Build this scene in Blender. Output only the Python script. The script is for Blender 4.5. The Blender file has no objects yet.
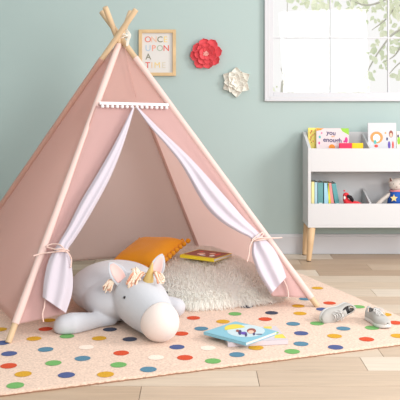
import bpy, bmesh, math, random
from mathutils import Vector, Matrix, noise
C = bpy.context.scene.collection
PI = math.pi
R = random.Random(7)

# ------------------------------------------------------------------ camera
CAMH, F = 1.066, 800.0
cam_d = bpy.data.cameras.new('camera'); cam = bpy.data.objects.new('camera', cam_d); C.objects.link(cam)
cam.location = (0, 0, CAMH); cam.rotation_euler = (PI/2, 0, 0)
cam_d.sensor_width = 36; cam_d.lens = 36*F/400; cam_d.shift_y = -0.25
cam_d.clip_start = 0.05; cam_d.clip_end = 200
bpy.context.scene.camera = cam

# ------------------------------------------------------------------ world, lights, exposure
w = bpy.data.worlds.new('world'); bpy.context.scene.world = w; w.use_nodes = True
bg = w.node_tree.nodes['Background']; bg.inputs[0].default_value = (1.0, 0.99, 0.975, 1); bg.inputs[1].default_value = 0.74
def area(name, loc, target, sx, sy, power, col=(1, 1, 1)):
    l = bpy.data.lights.new(name, 'AREA'); l.shape = 'RECTANGLE'; l.size = sx; l.size_y = sy; l.energy = power; l.color = col
    o = bpy.data.objects.new(name, l); C.objects.link(o); o.location = loc
    o.rotation_euler = (Vector(target)-Vector(loc)).to_track_quat('-Z', 'Y').to_euler()
    return o
area('daylight_side_window', (3.6, 2.9, 2.0), (0.3, 4.4, 0.2), 1.3, 1.3, 80, (1.0, 0.985, 0.965))
area('front_fill_lamp', (1.7, 0.2, 1.7), (-0.2, 5.0, 0.5), 1.2, 1.2, 68, (1.0, 0.985, 0.97))  # added fill lamp aimed at the tent to brighten its inside
vs = bpy.context.scene.view_settings
vs.view_transform = 'Standard'; vs.look = 'None'; vs.exposure = 0.405; vs.gamma = 1; vs.use_curve_mapping = False

# ------------------------------------------------------------------ helpers
def gp(px, py, z=0.0):
    Y = F*(CAMH-z)/(py-100.0)
    return Vector(((px-200.0)*Y/F, Y, z))
def yp(px, py, Y):
    return Vector(((px-200.0)*Y/F, Y, CAMH-(py-100.0)*Y/F))
def lin(c):
    return tuple(((v/255)/12.92 if v/255 <= 0.04045 else ((v/255+0.055)/1.055)**2.4) for v in c)
def mat(name, rgb, rough=0.7, bump=0.0, bscale=200, trans=0.0, var=0.0, vscale=8, spec=0.3, sheen=0.0, metal=0.0, stretch=None):
    m = bpy.data.materials.new(name); m.use_nodes = True; nt = m.node_tree; N = nt.nodes; L = nt.links
    b = N['Principled BSDF']; c = lin(rgb)
    b.inputs['Base Color'].default_value = (*c, 1); b.inputs['Roughness'].default_value = rough
    b.inputs['Specular IOR Level'].default_value = spec; b.inputs['Sheen Weight'].default_value = sheen
    b.inputs['Metallic'].default_value = metal
    tc = N.new('ShaderNodeTexCoord'); src = tc.outputs['Object']
    if stretch:
        mp = N.new('ShaderNodeMapping'); mp.inputs['Scale'].default_value = stretch; L.new(src, mp.inputs[0]); src = mp.outputs[0]
    col = None
    if var:
        n = N.new('ShaderNodeTexNoise'); n.inputs['Scale'].default_value = vscale; n.inputs['Detail'].default_value = 4; L.new(src, n.inputs['Vector'])
        r = N.new('ShaderNodeMix'); r.data_type = 'RGBA'
        r.inputs[6].default_value = (*[x*(1-var) for x in c], 1); r.inputs[7].default_value = (*[min(1, x*(1+var)) for x in c], 1)
        mr = N.new('ShaderNodeMapRange'); mr.inputs[1].default_value = .3; mr.inputs[2].default_value = .7
        L.new(n.outputs[0], mr.inputs[0]); L.new(mr.outputs[0], r.inputs[0])
        L.new(r.outputs[2], b.inputs['Base Color']); col = r.outputs[2]
    bo = None
    if bump:
        n = N.new('ShaderNodeTexNoise'); n.inputs['Scale'].default_value = bscale; n.inputs['Detail'].default_value = 3; L.new(src, n.inputs['Vector'])
        bp = N.new('ShaderNodeBump'); bp.inputs['Strength'].default_value = bump; bp.inputs['Distance'].default_value = 0.002
        L.new(n.outputs[0], bp.inputs['Height']); L.new(bp.outputs[0], b.inputs['Normal']); bo = bp.outputs[0]
    if trans:
        t = N.new('ShaderNodeBsdfTranslucent'); t.inputs[0].default_value = (*c, 1)
        if col: L.new(col, t.inputs[0])
        if bo: L.new(bo, t.inputs['Normal'])
        x = N.new('ShaderNodeMixShader'); x.inputs[0].default_value = trans
        L.new(b.outputs[0], x.inputs[1]); L.new(t.outputs[0], x.inputs[2]); L.new(x.outputs[0], N['Material Output'].inputs[0])
    return m

def obj(name, bm, mats, parent=None, smooth=False, **kw):
    me = bpy.data.meshes.new(name); bm.to_mesh(me); bm.free()
    for m in (mats if isinstance(mats, (list, tuple)) else [mats]): me.materials.append(m)
    if smooth:
        for p in me.polygons: p.use_smooth = True
    o = bpy.data.objects.new(name, me); C.objects.link(o)
    if parent:
        o.parent = parent
    for k, v in kw.items(): o[k] = v
    return o
def local(o):
    # geometry was given in world coordinates: move it into the frame of its parent
    p = o.parent
    if p:
        M = world_m(p).inverted(); o.data.transform(M)
    return o
def world_m(o):
    m = Matrix.LocRotScale(o.location, o.rotation_euler, o.scale)
    return world_m(o.parent) @ m if o.parent else m
def tag(o, label, cat, group=None, kind=None):
    o['label'] = label; o['category'] = cat
    if group: o['group'] = group
    if kind: o['kind'] = kind
    return o
def thing(name, label, cat, loc=(0, 0, 0), rot=(0, 0, 0), group=None):
    o = bpy.data.objects.new(name, None); C.objects.link(o); o.location = loc; o.rotation_euler = rot; o.empty_display_size = .05
    return tag(o, label, cat, group)
def part(name, bm, mats, parent, smooth=False, label=None):
    o = obj(name, bm, mats, parent, smooth); local(o)
    if label: o['label'] = label
    return o
def lpart(name, bm, mats, parent, smooth=False, label=None):   # geometry already in the parent's frame
    o = obj(name, bm, mats, parent, smooth)
    if label: o['label'] = label
    return o
def smooth_angle(o, ang=35):
    me = o.data
    for p in me.polygons: p.use_smooth = True
    me.set_sharp_from_angle(angle=math.radians(ang)); return o

def box(bm, x0, x1, y0, y1, z0, z1, mi=0, bev=0.0, M=None):
    vs = [bm.verts.new((x, y, z)) for x in (x0, x1) for y in (y0, y1) for z in (z0, z1)]
    fs = [bm.faces.new([vs[i] for i in q]) for q in ((0,1,3,2),(4,6,7,5),(0,4,5,1),(2,3,7,6),(0,2,6,4),(1,5,7,3))]
    for f in fs: f.material_index = mi
    allv = vs
    if bev:
        es = list({e for f in fs for e in f.edges})
        r = bmesh.ops.bevel(bm, geom=es, offset=bev, segments=2, affect='EDGES', profile=.5)
        allv = list({v for f in r['faces'] for v in f.verts} | {v for v in vs if v.is_valid})
        for f in r['faces']: f.material_index = mi
    if M: bmesh.ops.transform(bm, matrix=M, verts=allv)
    return allv
def tube(bm, pts, rads, n=10, mi=0, cap=True, flat=1.0):
    pts = [Vector(p) for p in pts]
    if not isinstance(rads, (list, tuple)): rads = [rads]*len(pts)
    rings = []; up = None
    for i, p in enumerate(pts):
        d = (pts[min(i+1, len(pts)-1)]-pts[max(i-1, 0)]).normalized()
        if up is None: up = d.orthogonal().normalized()
        else:
            up = (up-d*up.dot(d)); up = up.normalized() if up.length > 1e-6 else d.orthogonal().normalized()
        s = d.cross(up)
        rings.append([bm.verts.new(p+(up*math.cos(a)*flat+s*math.sin(a))*rads[i]) for a in (2*PI*k/n for k in range(n))])
    for a, b in zip(rings, rings[1:]):
        for k in range(n):
            f = bm.faces.new((a[k], a[(k+1) % n], b[(k+1) % n], b[k])); f.material_index = mi
    if cap:
        for r in (rings[0][::-1], rings[-1]): bm.faces.new(r).material_index = mi
    return rings
def grid(bm, fn, nu, nv, mi=0, closeu=False):
    V = [[bm.verts.new(fn(i/nu, j/nv)) for i in range(nu+(0 if closeu else 1))] for j in range(nv+1)]
    m = len(V[0])
    for j in range(nv):
        for i in range(nu):
            f = bm.faces.new((V[j][i], V[j][(i+1) % m], V[j+1][(i+1) % m], V[j+1][i])); f.material_index = mi
    return V
def ball(bm, c, r, seg=2, sc=(1, 1, 1), jit=0.0, mi=0, M=None):
    res = bmesh.ops.create_icosphere(bm, subdivisions=seg, radius=1)
    for v in res['verts']:
        k = 1+jit*(R.random()-.5)
        q = Vector((v.co.x*sc[0]*r*k, v.co.y*sc[1]*r*k, v.co.z*sc[2]*r*k))
        v.co = (M @ q if M else q)+Vector(c)
    for f in {f for v in res['verts'] for f in v.link_faces}: f.material_index = mi
def poly(bm, pts, mi=0):
    f = bm.faces.new([bm.verts.new(p) for p in pts]); f.material_index = mi; return f
def disc(bm, c, rx, ry, z, n=16, mi=0, wob=0.0):
    pts = []
    for k in range(n):
        a = 2*PI*k/n; q = 1+wob*(R.random()-.5)
        pts.append((c[0]+rx*q*math.cos(a), c[1]+ry*q*math.sin(a), z))
    return poly(bm, pts, mi)
def curve_at(pts, t):
    # pts: list of (x,y); t 0..1 by chord length, smooth interpolation
    d = [0]
    for a, b in zip(pts, pts[1:]): d.append(d[-1]+math.hypot(b[0]-a[0], b[1]-a[1]))
    s = t*d[-1]
    for i in range(len(pts)-1):
        if s <= d[i+1] or i == len(pts)-2:
            k = (s-d[i])/(d[i+1]-d[i]); k = min(1, max(0, k))
            p0 = pts[max(i-1, 0)]; p1 = pts[i]; p2 = pts[i+1]; p3 = pts[min(i+2, len(pts)-1)]
            return tuple(.5*((2*p1[q])+(-p0[q]+p2[q])*k+(2*p0[q]-5*p1[q]+4*p2[q]-p3[q])*k*k+(-p0[q]+3*p1[q]-3*p2[q]+p3[q])*k**3) for q in range(2))
def text_bm(s, size, ext=0.0004, bold=0.0):
    cu = bpy.data.curves.new('t', 'FONT'); cu.body = s; cu.size = size; cu.extrude = ext; cu.offset = bold
    cu.align_x = 'CENTER'; cu.align_y = 'CENTER'; cu.resolution_u = 3
    o = bpy.data.objects.new('t', cu); C.objects.link(o)
    dg = bpy.context.evaluated_depsgraph_get(); me = bpy.data.meshes.new_from_object(o.evaluated_get(dg))
    bm = bmesh.new(); bm.from_mesh(me); bpy.data.objects.remove(o); bpy.data.curves.remove(cu); bpy.data.meshes.remove(me)
    return bm

# ------------------------------------------------------------------ structure
WY = 5.56
wall_m = mat('sage_wall_paint', (172, 189, 187), .9, .12, 120, spec=.15)
white_trim = mat('white_trim_paint', (202, 202, 206), .45, spec=.3)
# plank floor
floor_tones = [(184, 160, 136), (202, 184, 164), (192, 170, 148), (210, 195, 178), (178, 153, 130), (199, 179, 157)]
def wood_mat(name):
    m = bpy.data.materials.new(name); m.use_nodes = True; nt = m.node_tree; N = nt.nodes; L = nt.links
    b = N['Principled BSDF']; b.inputs['Roughness'].default_value = .42; b.inputs['Specular IOR Level'].default_value = .4
    at = N.new('ShaderNodeVertexColor'); at.layer_name = 'tone'
    tc = N.new('ShaderNodeTexCoord'); mp = N.new('ShaderNodeMapping'); mp.inputs['Scale'].default_value = (1.6, 22, 1); L.new(tc.outputs['Object'], mp.inputs[0])
    n = N.new('ShaderNodeTexNoise'); n.inputs['Scale'].default_value = 2.2; n.inputs['Detail'].default_value = 6; n.inputs['Distortion'].default_value = .6; L.new(mp.outputs[0], n.inputs['Vector'])
    mr = N.new('ShaderNodeMapRange'); mr.inputs[1].default_value = .3; mr.inputs[2].default_value = .7; mr.inputs[3].default_value = .9; mr.inputs[4].default_value = 1.07; L.new(n.outputs[0], mr.inputs[0])
    mx = N.new('ShaderNodeVectorMath'); mx.operation = 'SCALE'; L.new(at.outputs[0], mx.inputs[0]); L.new(mr.outputs[0], mx.inputs['Scale'])
    L.new(mx.outputs[0], b.inputs['Base Color'])
    bp = N.new('ShaderNodeBump'); bp.inputs['Strength'].default_value = .15; bp.inputs['Distance'].default_value = .002; L.new(n.outputs[0], bp.inputs['Height']); L.new(bp.outputs[0], b.inputs['Normal'])
    return m
PW = 0.17
bm = bmesh.new(); cl = bm.loops.layers.float_color.new('tone')
fixed = {0: [.222], 1: [.662], -1: [-.2175], 12: [1.08]}
RF = random.Random(3)
base = [poly(bm, [(-3.2, -1, -.004), (4.2, -1, -.004), (4.2, WY, -.004), (-3.2, WY, -.004)])]
for l in base[0].loops: l[cl] = (*lin((92, 70, 52)), 1)
for r in range(-24, 15):
    y0 = 2.98+PW*r; y1 = min(y0+PW, WY)
    if y1 <= y0: continue
    j = RF.uniform(0, 1.3); cuts = [-3.2]
    x = -3.2+j
    while x < 4.2: cuts.append(x); x += 1.35
    if r in fixed:
        x0 = fixed[r][0]; cuts = [-3.2]; x = x0-1.35*3
        while x < 4.2:
            if x > -3.2: cuts.append(x)
            x += 1.35
    cuts.append(4.2)
    for a, b in zip(cuts, cuts[1:]):
        t = lin(RF.choice(floor_tones)); g = .0012
        f = poly(bm, [(a+g, y0+g, 0), (b-g, y0+g, 0), (b-g, y1-g, 0), (a+g, y1-g, 0)])
        for l in f.loops: l[cl] = (*t, 1)
        for (p, q) in (((a+g, y0+g), (b-g, y0+g)), ((b-g, y0+g), (b-g, y1-g)), ((b-g, y1-g), (a+g, y1-g)), ((a+g, y1-g), (a+g, y0+g))):
            f = poly(bm, [(p[0], p[1], -.004), (q[0], q[1], -.004), (q[0], q[1], 0), (p[0], p[1], 0)])
            for l in f.loops: l[cl] = (*t, 1)
obj('floor', bm, wood_mat('pale_oak_planks'), kind='structure')

# wall with the window opening
def wx(px): return (px-200)*WY/F
def wz(py): return CAMH-(py-100)*WY/F
WX0, WX1, WZ0, WZ1 = wx(269), wx(509), wz(96.5), wz(-76)
bm = bmesh.new()
box(bm, -2.05, WX0, WY, WY+.14, 0, 2.6); box(bm, WX1, 4.2, WY, WY+.14, 0, 2.6)
box(bm, WX0, WX1, WY, WY+.14, 0, WZ0); box(bm, WX0, WX1, WY, WY+.14, WZ1, 2.6)
obj('wall_back', bm, wall_m, kind='structure')
bm = bmesh.new(); box(bm, -2.15, -2.05, 1.2, WY+.14, 0, 2.6); obj('unseen_wall_left', bm, wall_m, kind='structure')  # out of view, added to block sky light and darken the left side
def baseboard(bm, x0, x1):
    prof = [(0, 0), (-.016, 0), (-.016, .118), (-.012, .124), (-.010, .132), (-.005, .1365), (0, .1365)]
    a = [bm.verts.new((x0, WY+p[0], p[1])) for p in prof]; b = [bm.verts.new((x1, WY+p[0], p[1])) for p in prof]
    for i in range(len(prof)-1): bm.faces.new((a[i], a[i+1], b[i+1], b[i]))
    bm.faces.new(a[::-1]); bm.faces.new(b)
bm = bmesh.new(); baseboard(bm, -2.05, 4.2); obj('baseboard_back', bm, white_trim, kind='structure')

win = bpy.data.objects.new('window_1', None); C.objects.link(win); win.location = (WX0, WY, WZ0); win['kind'] = 'structure'
def frame_ring(bm, x0, x1, z0, z1, wd, y0, y1, bev=.003):
    box(bm, x0, x0+wd, y0, y1, z0, z1, bev=bev); box(bm, x1-wd, x1, y0, y1, z0, z1, bev=bev)
    box(bm, x0+wd, x1-wd, y0, y1, z0, z0+wd, bev=bev); box(bm, x0+wd, x1-wd, y0, y1, z1-wd, z1, bev=bev)
bm = bmesh.new(); o0 = .03
frame_ring(bm, wx(265), wx(513), wz(100.6), wz(-80), wx(269.5)-wx(265), WY-.022, WY+.001)
frame_ring(bm, wx(264.3), wx(513.7), wz(101.3), wz(-80.7), .012, WY-.03, WY-.001)
part('casing', bm, white_trim, win)
bm = bmesh.new()
frame_ring(bm, wx(268.5), wx(509.5), wz(97), wz(-76.5), wx(273.2)-wx(268.5), WY-.004, WY+.10)
part('sash', bm, white_trim, win)
bm = bmesh.new()
for k in range(1, 4):
    x = wx(273.2+58.2*k); 
    box(bm, x-.0055, x+.0055, WY+.03, WY+.052, WZ0+.02, WZ1-.02, bev=.002)
for py in (37.6, -17.5):
    z = wz(py); box(bm, WX0+.02, WX1-.02, WY+.032, WY+.05, z-.0055, z+.0055, bev=.002)
part('glazing_bar', bm, white_trim, win)
gm = bpy.data.materials.new('window_glass'); gm.use_nodes = True; N = gm.node_tree.nodes; L = gm.node_tree.links
for n in list(N):
    if n.type == 'BSDF_PRINCIPLED': N.remove(n)
tr = N.new('ShaderNodeBsdfTransparent'); gl = N.new('ShaderNodeBsdfGlossy'); gl.inputs['Roughness'].default_value = .02
fr = N.new('ShaderNodeFresnel'); fr.inputs[0].default_value = 1.3; mx = N.new('ShaderNodeMixShader')
L.new(fr.outputs[0], mx.inputs[0]); L.new(tr.outputs[0], mx.inputs[1]); L.new(gl.outputs[0], mx.inputs[2]); L.new(mx.outputs[0], N['Material Output'].inputs[0])
bm = bmesh.new(); box(bm, WX0+.02, WX1-.02, WY+.04, WY+.044, WZ0+.02, WZ1-.02)
part('pane', bm, gm, win)

# garden outside
bm = bmesh.new(); poly(bm, [(-8, WY+.14, -.15), (12, WY+.14, -.15), (12, 22, -.15), (-8, 22, -.15)])
obj('lawn', bm, mat('bounce_grass', (236, 240, 222), .9, .5, 30, var=.15), kind='structure')  # unseen ground, its colour lightened to bounce light onto the leaves

# ------------------------------------------------------------------ rug
RZ = 0.012
u = Vector((.936, .352, 0)).normalized(); nrm = Vector((-u.y, u.x, 0))
corner = Vector((1.111, 3.559, 0))
RL, RW = 2.45, 1.6
ang = math.atan2(u.y, u.x)
bm = bmesh.new()
def rug_pt(a, b):
    # local frame: origin at right front corner, x along -u, y along nrm
    wob = .0035*noise.noise(Vector((a*9, b*9, 0)))
    return a, b, wob
NX, NY = 240, 160
RR = random.Random(5)
Vt = []
for j in range(NY+1):
    row = []
    for i in range(NX+1):
        a = -RL+RL*i/NX; b = RW*j/NY
        e = min(i, NX-i, j, NY-j)
        z = RZ-(.004 if e == 0 else 0)+.0006*(RR.random()-.5)
        if e == 0:
            a += .004*(RR.random()-.5); b += .004*(RR.random()-.5)
        row.append(bm.verts.new((a, b, z)))
    Vt.append(row)
for j in range(NY):
    for i in range(NX): bm.faces.new((Vt[j][i], Vt[j][i+1], Vt[j+1][i+1], Vt[j+1][i]))
ring = [Vt[0][i] for i in range(NX)]+[Vt[j][NX] for j in range(NY)]+[Vt[NY][i] for i in range(NX, 0, -1)]+[Vt[j][0] for j in range(NY, 0, -1)]
mid = [bm.verts.new((v.co.x+.002*(RR.random()-.5), v.co.y+.003*(RR.random()-.5), .005)) for v in ring]
bot = [bm.verts.new((v.co.x, v.co.y, .0005)) for v in ring]
n = len(ring)
for k in range(n):
    bm.faces.new((ring[(k+1) % n], ring[k], mid[k], mid[(k+1) % n])); f = bm.faces.new((mid[(k+1) % n], mid[k], bot[k], bot[(k+1) % n])); f.material_index = 1  # lower side faces: shadow painted in as a darker colour
bm.faces.new(bot)
dots = [(2.3,343,'b'),(34,338.8,'o'),(45.6,329.2,'r'),(9.2,353.8,'b'),(45.6,349.6,'t'),(53.4,363.2,'g'),(8.6,366,'r'),(23.2,374.2,'y'),(66.4,375.2,'b'),(15.4,385.6,'g'),
(82.6,358.6,'t'),(110,329.6,'n'),(99.2,338.5,'o'),(129.8,339.4,'n'),(86.4,347.4,'w'),(121.2,353.2,'r'),(118.6,365,'g'),(105.6,374.6,'y'),(148.4,369.6,'t'),(156,357.6,'w'),
(181.3,333.8,'r'),(201.3,328.8,'t'),(177,347.2,'b'),(208,348.2,'w'),(185,357.8,'r'),(213,361.2,'g'),(237,354.8,'t'),(193.5,318.1,'r'),(223,321.7,'y'),(265.2,319.3,'r'),(293.2,324,'t'),
(301.2,333.4,'b'),(301,344,'t'),(292.2,351.6,'g'),(256,347.8,'y'),(317,323.6,'g'),(343.4,328.7,'t'),(334.6,336.2,'y'),(366.6,339.4,'r'),(335.6,347.4,'b'),(372,328,'g'),(395.6,322.9,'r'),(398,336,'y'),
(317.4,288.2,'y'),(305.3,299.1,'t'),(329.6,303.2,'r'),(298.3,306.1,'o'),(300,313.6,'y'),(322.5,309.4,'b'),(358.5,306.9,'g'),(384.8,314.6,'y'),(235,314,'g'),(267.4,302.4,'r'),(271.6,313,'n'),(282,296.6,'g'),(246.8,306.6,'n'),
(49,320.4,'o'),(0,329.6,'o'),(67,336.4,'g'),(145,328,'w'),(160,320,'t'),(215,305,'y'),(90,322,'r'),(283,286,'t'),(25,305,'b'),(130,312,'y')]
cols = {'b': 2, 'o': 3, 'r': 4, 't': 5, 'g': 6, 'y': 3, 'n': 7, 'w': 8}
Mr = Matrix.Translation(corner) @ Matrix.Rotation(ang, 4, 'Z'); Mi = Mr.inverted()
for px, py, c in dots:
    p = Mi @ gp(px, py, RZ)
    if not (-RL+.03 < p.x < -.005 and .02 < p.y < RW-.02): continue
    disc(bm, (p.x, p.y), .0325, .0325, RZ+.0012, 40, cols[c], .03)
rug_m = mat('blush_rug_pile', (219, 190, 171), .95, 1.0, 130, var=.17, vscale=105, spec=.05, sheen=.2)  # colour noise paints in the shading between pile tufts
def rdot(n, c): return mat(n, c, .95, .9, 260, var=.08, vscale=170, spec=.05)
me = bpy.data.meshes.new('rug'); bm.to_mesh(me); bm.free()
for m in [rug_m, mat('rug_side_shade', (150, 110, 88), .95), rdot('dot_blue', (84, 96, 140)), rdot('dot_yellow', (208, 158, 56)), rdot('dot_red', (206, 84, 58)),
     rdot('dot_sky', (92, 132, 154)), rdot('dot_green', (116, 170, 102)), rdot('dot_navy', (74, 78, 94)), rdot('dot_cream', (240, 222, 208))]: me.materials.append(m)
rug = bpy.data.objects.new('rug', me); C.objects.link(rug); rug.matrix_world = Mr
rug.location = corner; rug.rotation_euler = (0, 0, ang)
tag(rug, 'blush pink rug with multicoloured polka dots lying on the plank floor', 'rug')

# ------------------------------------------------------------------ teepee
K = Vector((-.443, 4.38, 1.416))
def pole_line(base, toppx, dy):
    k = K.y+dy
    d = Vector((K.x-base.x, k-base.y, K.z-base.z)); a = (100-toppx[1])/F
    t = (CAMH+a*base.y-base.z)/(d.z-a*d.y)
    return base, yp(toppx[0], toppx[1], base.y+d.y*t)
PA = pole_line(gp(8, 343, RZ), (130.8, 11.7), .040)
PB = pole_line(gp(318, 307, RZ), (101.3, 11.3), .014)
c0 = Vector((-1.465, 4.64, 0)); d0 = Vector((.032, 5.25, 0))
PC = pole_line(c0, (136.2, 9.3), -.042)
PD = pole_line(d0, (105, 6.8), -.014)
def at_py(P, py):
    a, b = P; k = (100-py)/F   # z = CAMH + k*Y
    s = (CAMH+k*a.y-a.z)/((b.z-a.z)-k*(b.y-a.y)); return s
def pl(P, s): return P[0]+(P[1]-P[0])*s
wood_pale = mat('pale_pine', (204, 176, 142), .5, .2, 60, var=.12, vscale=9, spec=.35)
pink_out = mat('rose_canvas', (238, 211, 205), .9, .25, 900, trans=.74, spec=.1, sheen=.1)
pink_in = mat('blush_lining', (250, 238, 235), .9, .25, 900, trans=.74, spec=.1)
white_cloth = mat('white_cotton', (216, 208, 218), .9, .25, 900, trans=.2, spec=.1, sheen=.1)
sleeve_m = mat('sleeve_canvas', (222, 194, 187), .85, .2, 900, spec=.15)
seam_m = mat('rose_seam', (204, 150, 140), .9)
tent = thing('teepee_tent', 'pink canvas teepee with open tied-back front on crossed wooden poles', 'tent', (-.42, 4.38, 0))
sA, sB, sC, sD = at_py(PA, 43), at_py(PB, 58), at_py(PC, 58.7), at_py(PD, 62)
bA, bB, bC, bD = at_py(PA, 324), at_py(PB, 298), .055, .055
poles = {}
for key, P, st, sb in (('A', PA, sA, bA), ('B', PB, sB, bB), ('C', PC, sC, bC), ('D', PD, sD, bD)):
    bm = bmesh.new(); e = (P[1]-P[0]).normalized()
    tube(bm, [P[0]+e*.0, P[0]+e*.004, P[1]-e*.006, P[1]-e*.002, P[1]], [.0125, .0142, .0158, .0148, .010], 14)
    po = part('pole', bm, wood_pale, tent, True); poles[key] = po
    bm = bmesh.new(); pts = [pl(P, sb+(st-sb)*k/14) for k in range(15)]
    tube(bm, pts, [.0175+.0006*math.sin(k*2.3) for k in range(15)], 14, cap=False)
    part('sleeve', bm, [pink_out if key == 'C' else sleeve_m], po, True)
def panel(name, P, Q, p0, p1, q0, q1, sag, flip=False, nu=40, nv=50, fold=.004):
    c = (P[0]+Q[0])/2; tc = Vector((K.x, K.y, 0))
    nn = (Q[0]-P[0]).cross(P[1]-P[0]).normalized()
    if nn.dot(tc-c) < 0: nn = -nn       # pointing into the tent
    bm = bmesh.new()
    def fn(a, b):
        x = pl(P, p0+(p1-p0)*b).lerp(pl(Q, q0+(q1-q0)*b), a)
        k = 4*a*(1-a)
        return x+nn*(sag*k*math.sin(PI*min(1, b*1.05))+.5*sag*k*(1-b)+fold*k*math.sin(a*9+b*2.5)*(1-b))
    grid(bm, fn, nu, nv)
    o = part(name, bm, [pink_out, pink_in], tent, True)
    # make the normals face outwards
    me = o.data; f = me.polygons[len(me.polygons)//2]
    if (f.normal.dot(nn) > 0): me.flip_normals()
    m = o.modifiers.new('thickness', 'SOLIDIFY'); m.thickness = .003; m.offset = -1; m.material_offset = 1
    return o
panel('side_panel', PC, PA, bC, sC, bA, sA, .035)
panel('side_panel', PB, PD, bB, sB, bD, sD, .02)
panel('back_panel', PC, PD, bC, sC, bD, sD, .02, fold=.006)
tA, tB = at_py(PA, 105.5), at_py(PB, 107)
panel('front_panel', PA, PB, tA, sA, tB, sB, .006, fold=.002)
# front plane coordinates
NF = (PB[0]-PA[0]).cross(K-PA[0]).normalized()
if NF.y > 0: NF = -NF
def fp(px, py, off=0.0):
    d = Vector(((px-200)/F, 1, -(py-100)/F)); o = Vector((0, 0, CAMH)); p0 = PA[0]+NF*off
    return o+d*((p0-o).dot(NF)/d.dot(NF))
def flap(left, right, name='flap'):
    bm = bmesh.new()
    def fn(a, b):
        l = curve_at(left, b); r = curve_at(right, b)
        k = 4*a*(1-a)
        return fp(l[0]+(r[0]-l[0])*a, l[1]+(r[1]-l[1])*a, -.002+.012*k*math.sin(a*8+b*3)*b)
    grid(bm, fn, 24, 60)
    o = part(name, bm, [pink_out, white_cloth], tent, True)
    M = world_m(o); 
    f = o.data.polygons[500]
    if (f.normal.dot(NF) < 0): o.data.flip_normals()
    m = o.modifiers.new('thickness', 'SOLIDIFY'); m.thickness = .003; m.offset = -1; m.material_offset = 1
    return o
def ppx(P, py):
    q = pl(P, at_py(P, py)); return (200+q.x*F/q.y, py)
flap([ppx(PA, y) for y in (105.5, 150, 200, 245, 270, 300, 325)], [(133, 107), (117, 150), (90, 200), (67, 240), (60, 252), (60, 280), (63, 297), (66, 313)])
flap([(137, 107), (165, 139), (190, 168), (215, 202), (242, 232), (260, 245), (266, 265), (272, 296)], [ppx(PB, y) for y in (107, 150, 200, 235, 260, 280, 298)])
def curtain(left, right, depth, folds, ph):
    bm = bmesh.new()
    def fn(a, b):
        l = curve_at(left, b); r = curve_at(right, b); th = 2*PI*a
        wd = math.hypot(r[0]-l[0], r[1]-l[1])
        k = .5-.5*math.cos(th); d = math.sin(th)
        amp = min(depth, .0025*wd*.55+.004)
        f = 1+(.34*math.cos(folds*th+ph+2*b))*min(1, wd/18)
        return fp(l[0]+(r[0]-l[0])*k, l[1]+(r[1]-l[1])*k, .028+amp*d*f)
    grid(bm, fn, 48, 70, closeu=True)
    bmesh.ops.recalc_face_normals(bm, faces=bm.faces)
    o = part('curtain', bm, [white_cloth], tent, True, 'white cotton lining of the folded-back door flap')
    return o
cl_ = curtain([(132.5, 107.5), (123, 127), (111, 150), (96, 176), (81, 201), (69, 225), (59, 242), (54, 250), (48, 262), (44, 280), (42.5, 297)],
        [(134.5, 107.5), (129, 127), (121.5, 150), (111, 176), (98, 201), (84, 225), (73, 242), (68, 250), (71, 262), (73, 280), (71.5, 296), (66, 313)], .03, 5, .4)
cr_ = curtain([(136, 107.5), (150, 127), (166, 145), (182, 166), (203, 203), (220, 221), (238, 232), (252, 240), (252, 255), (259, 275), (271, 294)],
        [(138.5, 107.5), (160, 129), (177, 145), (198, 166), (230, 202), (243, 217), (256, 230), (265, 239), (274, 249), (281, 262), (286.5, 277)], .035, 5, 1.2)
# ties
cord = mat('pink_cord', (226, 196, 186), .8, .4, 500)
def px_path(pts, off): return [fp(p[0], p[1], (p[2] if len(p) > 2 else off)) for p in pts]
def smooth_path(pts, n=6):
    out = []
    for i in range(len(pts)-1):
        p0 = pts[max(i-1, 0)]; p1 = pts[i]; p2 = pts[i+1]; p3 = pts[min(i+2, len(pts)-1)]
        for q in range(n):
            k = q/n
            out.append(.5*((2*p1)+(p2-p0)*k+(2*p0-5*p1+4*p2-p3)*k*k+(-p0+3*p1-3*p2+p3)*k**3))
    out.append(pts[-1]); return out
bm = bmesh.new()
for pth in ([(53, 250, .02), (55, 249.5, .06), (61, 249, .07), (67, 250, .065), (69, 251, .03)],
            [(53, 252, .02), (56, 251.5, .062), (62, 251.2, .07), (68, 252, .06)],
            [(65, 250, .07), (60, 245, .06), (53, 244, .035), (47, 246, .026), (50, 248, .03), (64, 251, .07)],
            [(65, 251, .07), (50, 252.5, .045), (42, 253.5, .03), (33, 256, .03)],
            [(65, 251, .07), (69, 254, .072), (71.5, 260, .06), (70.5, 268, .055)]):
    tube(bm, smooth_path(px_path(pth, .04)), .0033, 6)
part('tie', bm, cord, cl_, True)
bm = bmesh.new(); tube(bm, smooth_path([fp(45, 297, .02), fp(44.5, 306, .03), fp(42.5, 314, .03), fp(43.5, 322, .028)]), .0032, 6); part('tie', bm, cord, cl_, True)
bm = bmesh.new()
for pth in ([(251, 240.5, .02), (253, 239.5, .06), (259, 238, .075), (265, 238, .06), (267, 238.5, .02)],
            [(252, 242, .03), (257, 240.5, .07), (264, 239.5, .06), (267, 239, .03)],
            [(252, 240, .07), (258, 235, .06), (263, 232.5, .045), (262, 236, .05), (254, 240, .07)],
            [(253, 239.5, .07), (265, 238, .06), (274, 238, .05), (282, 237.6, .045)],
            [(253, 240, .07), (250, 246, .072), (249, 254, .065), (247, 262, .06)]):
    tube(bm, smooth_path(px_path(pth, .04)), .0033, 6)
part('tie', bm, cord, cr_, True)
bm = bmesh.new(); tube(bm, smooth_path([fp(283, 279, .03), fp(286.5, 286, .035), fp(288, 292, .03), fp(288.5, 298, .028)]), .0032, 6); part('tie', bm, cord, cr_, True)
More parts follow.
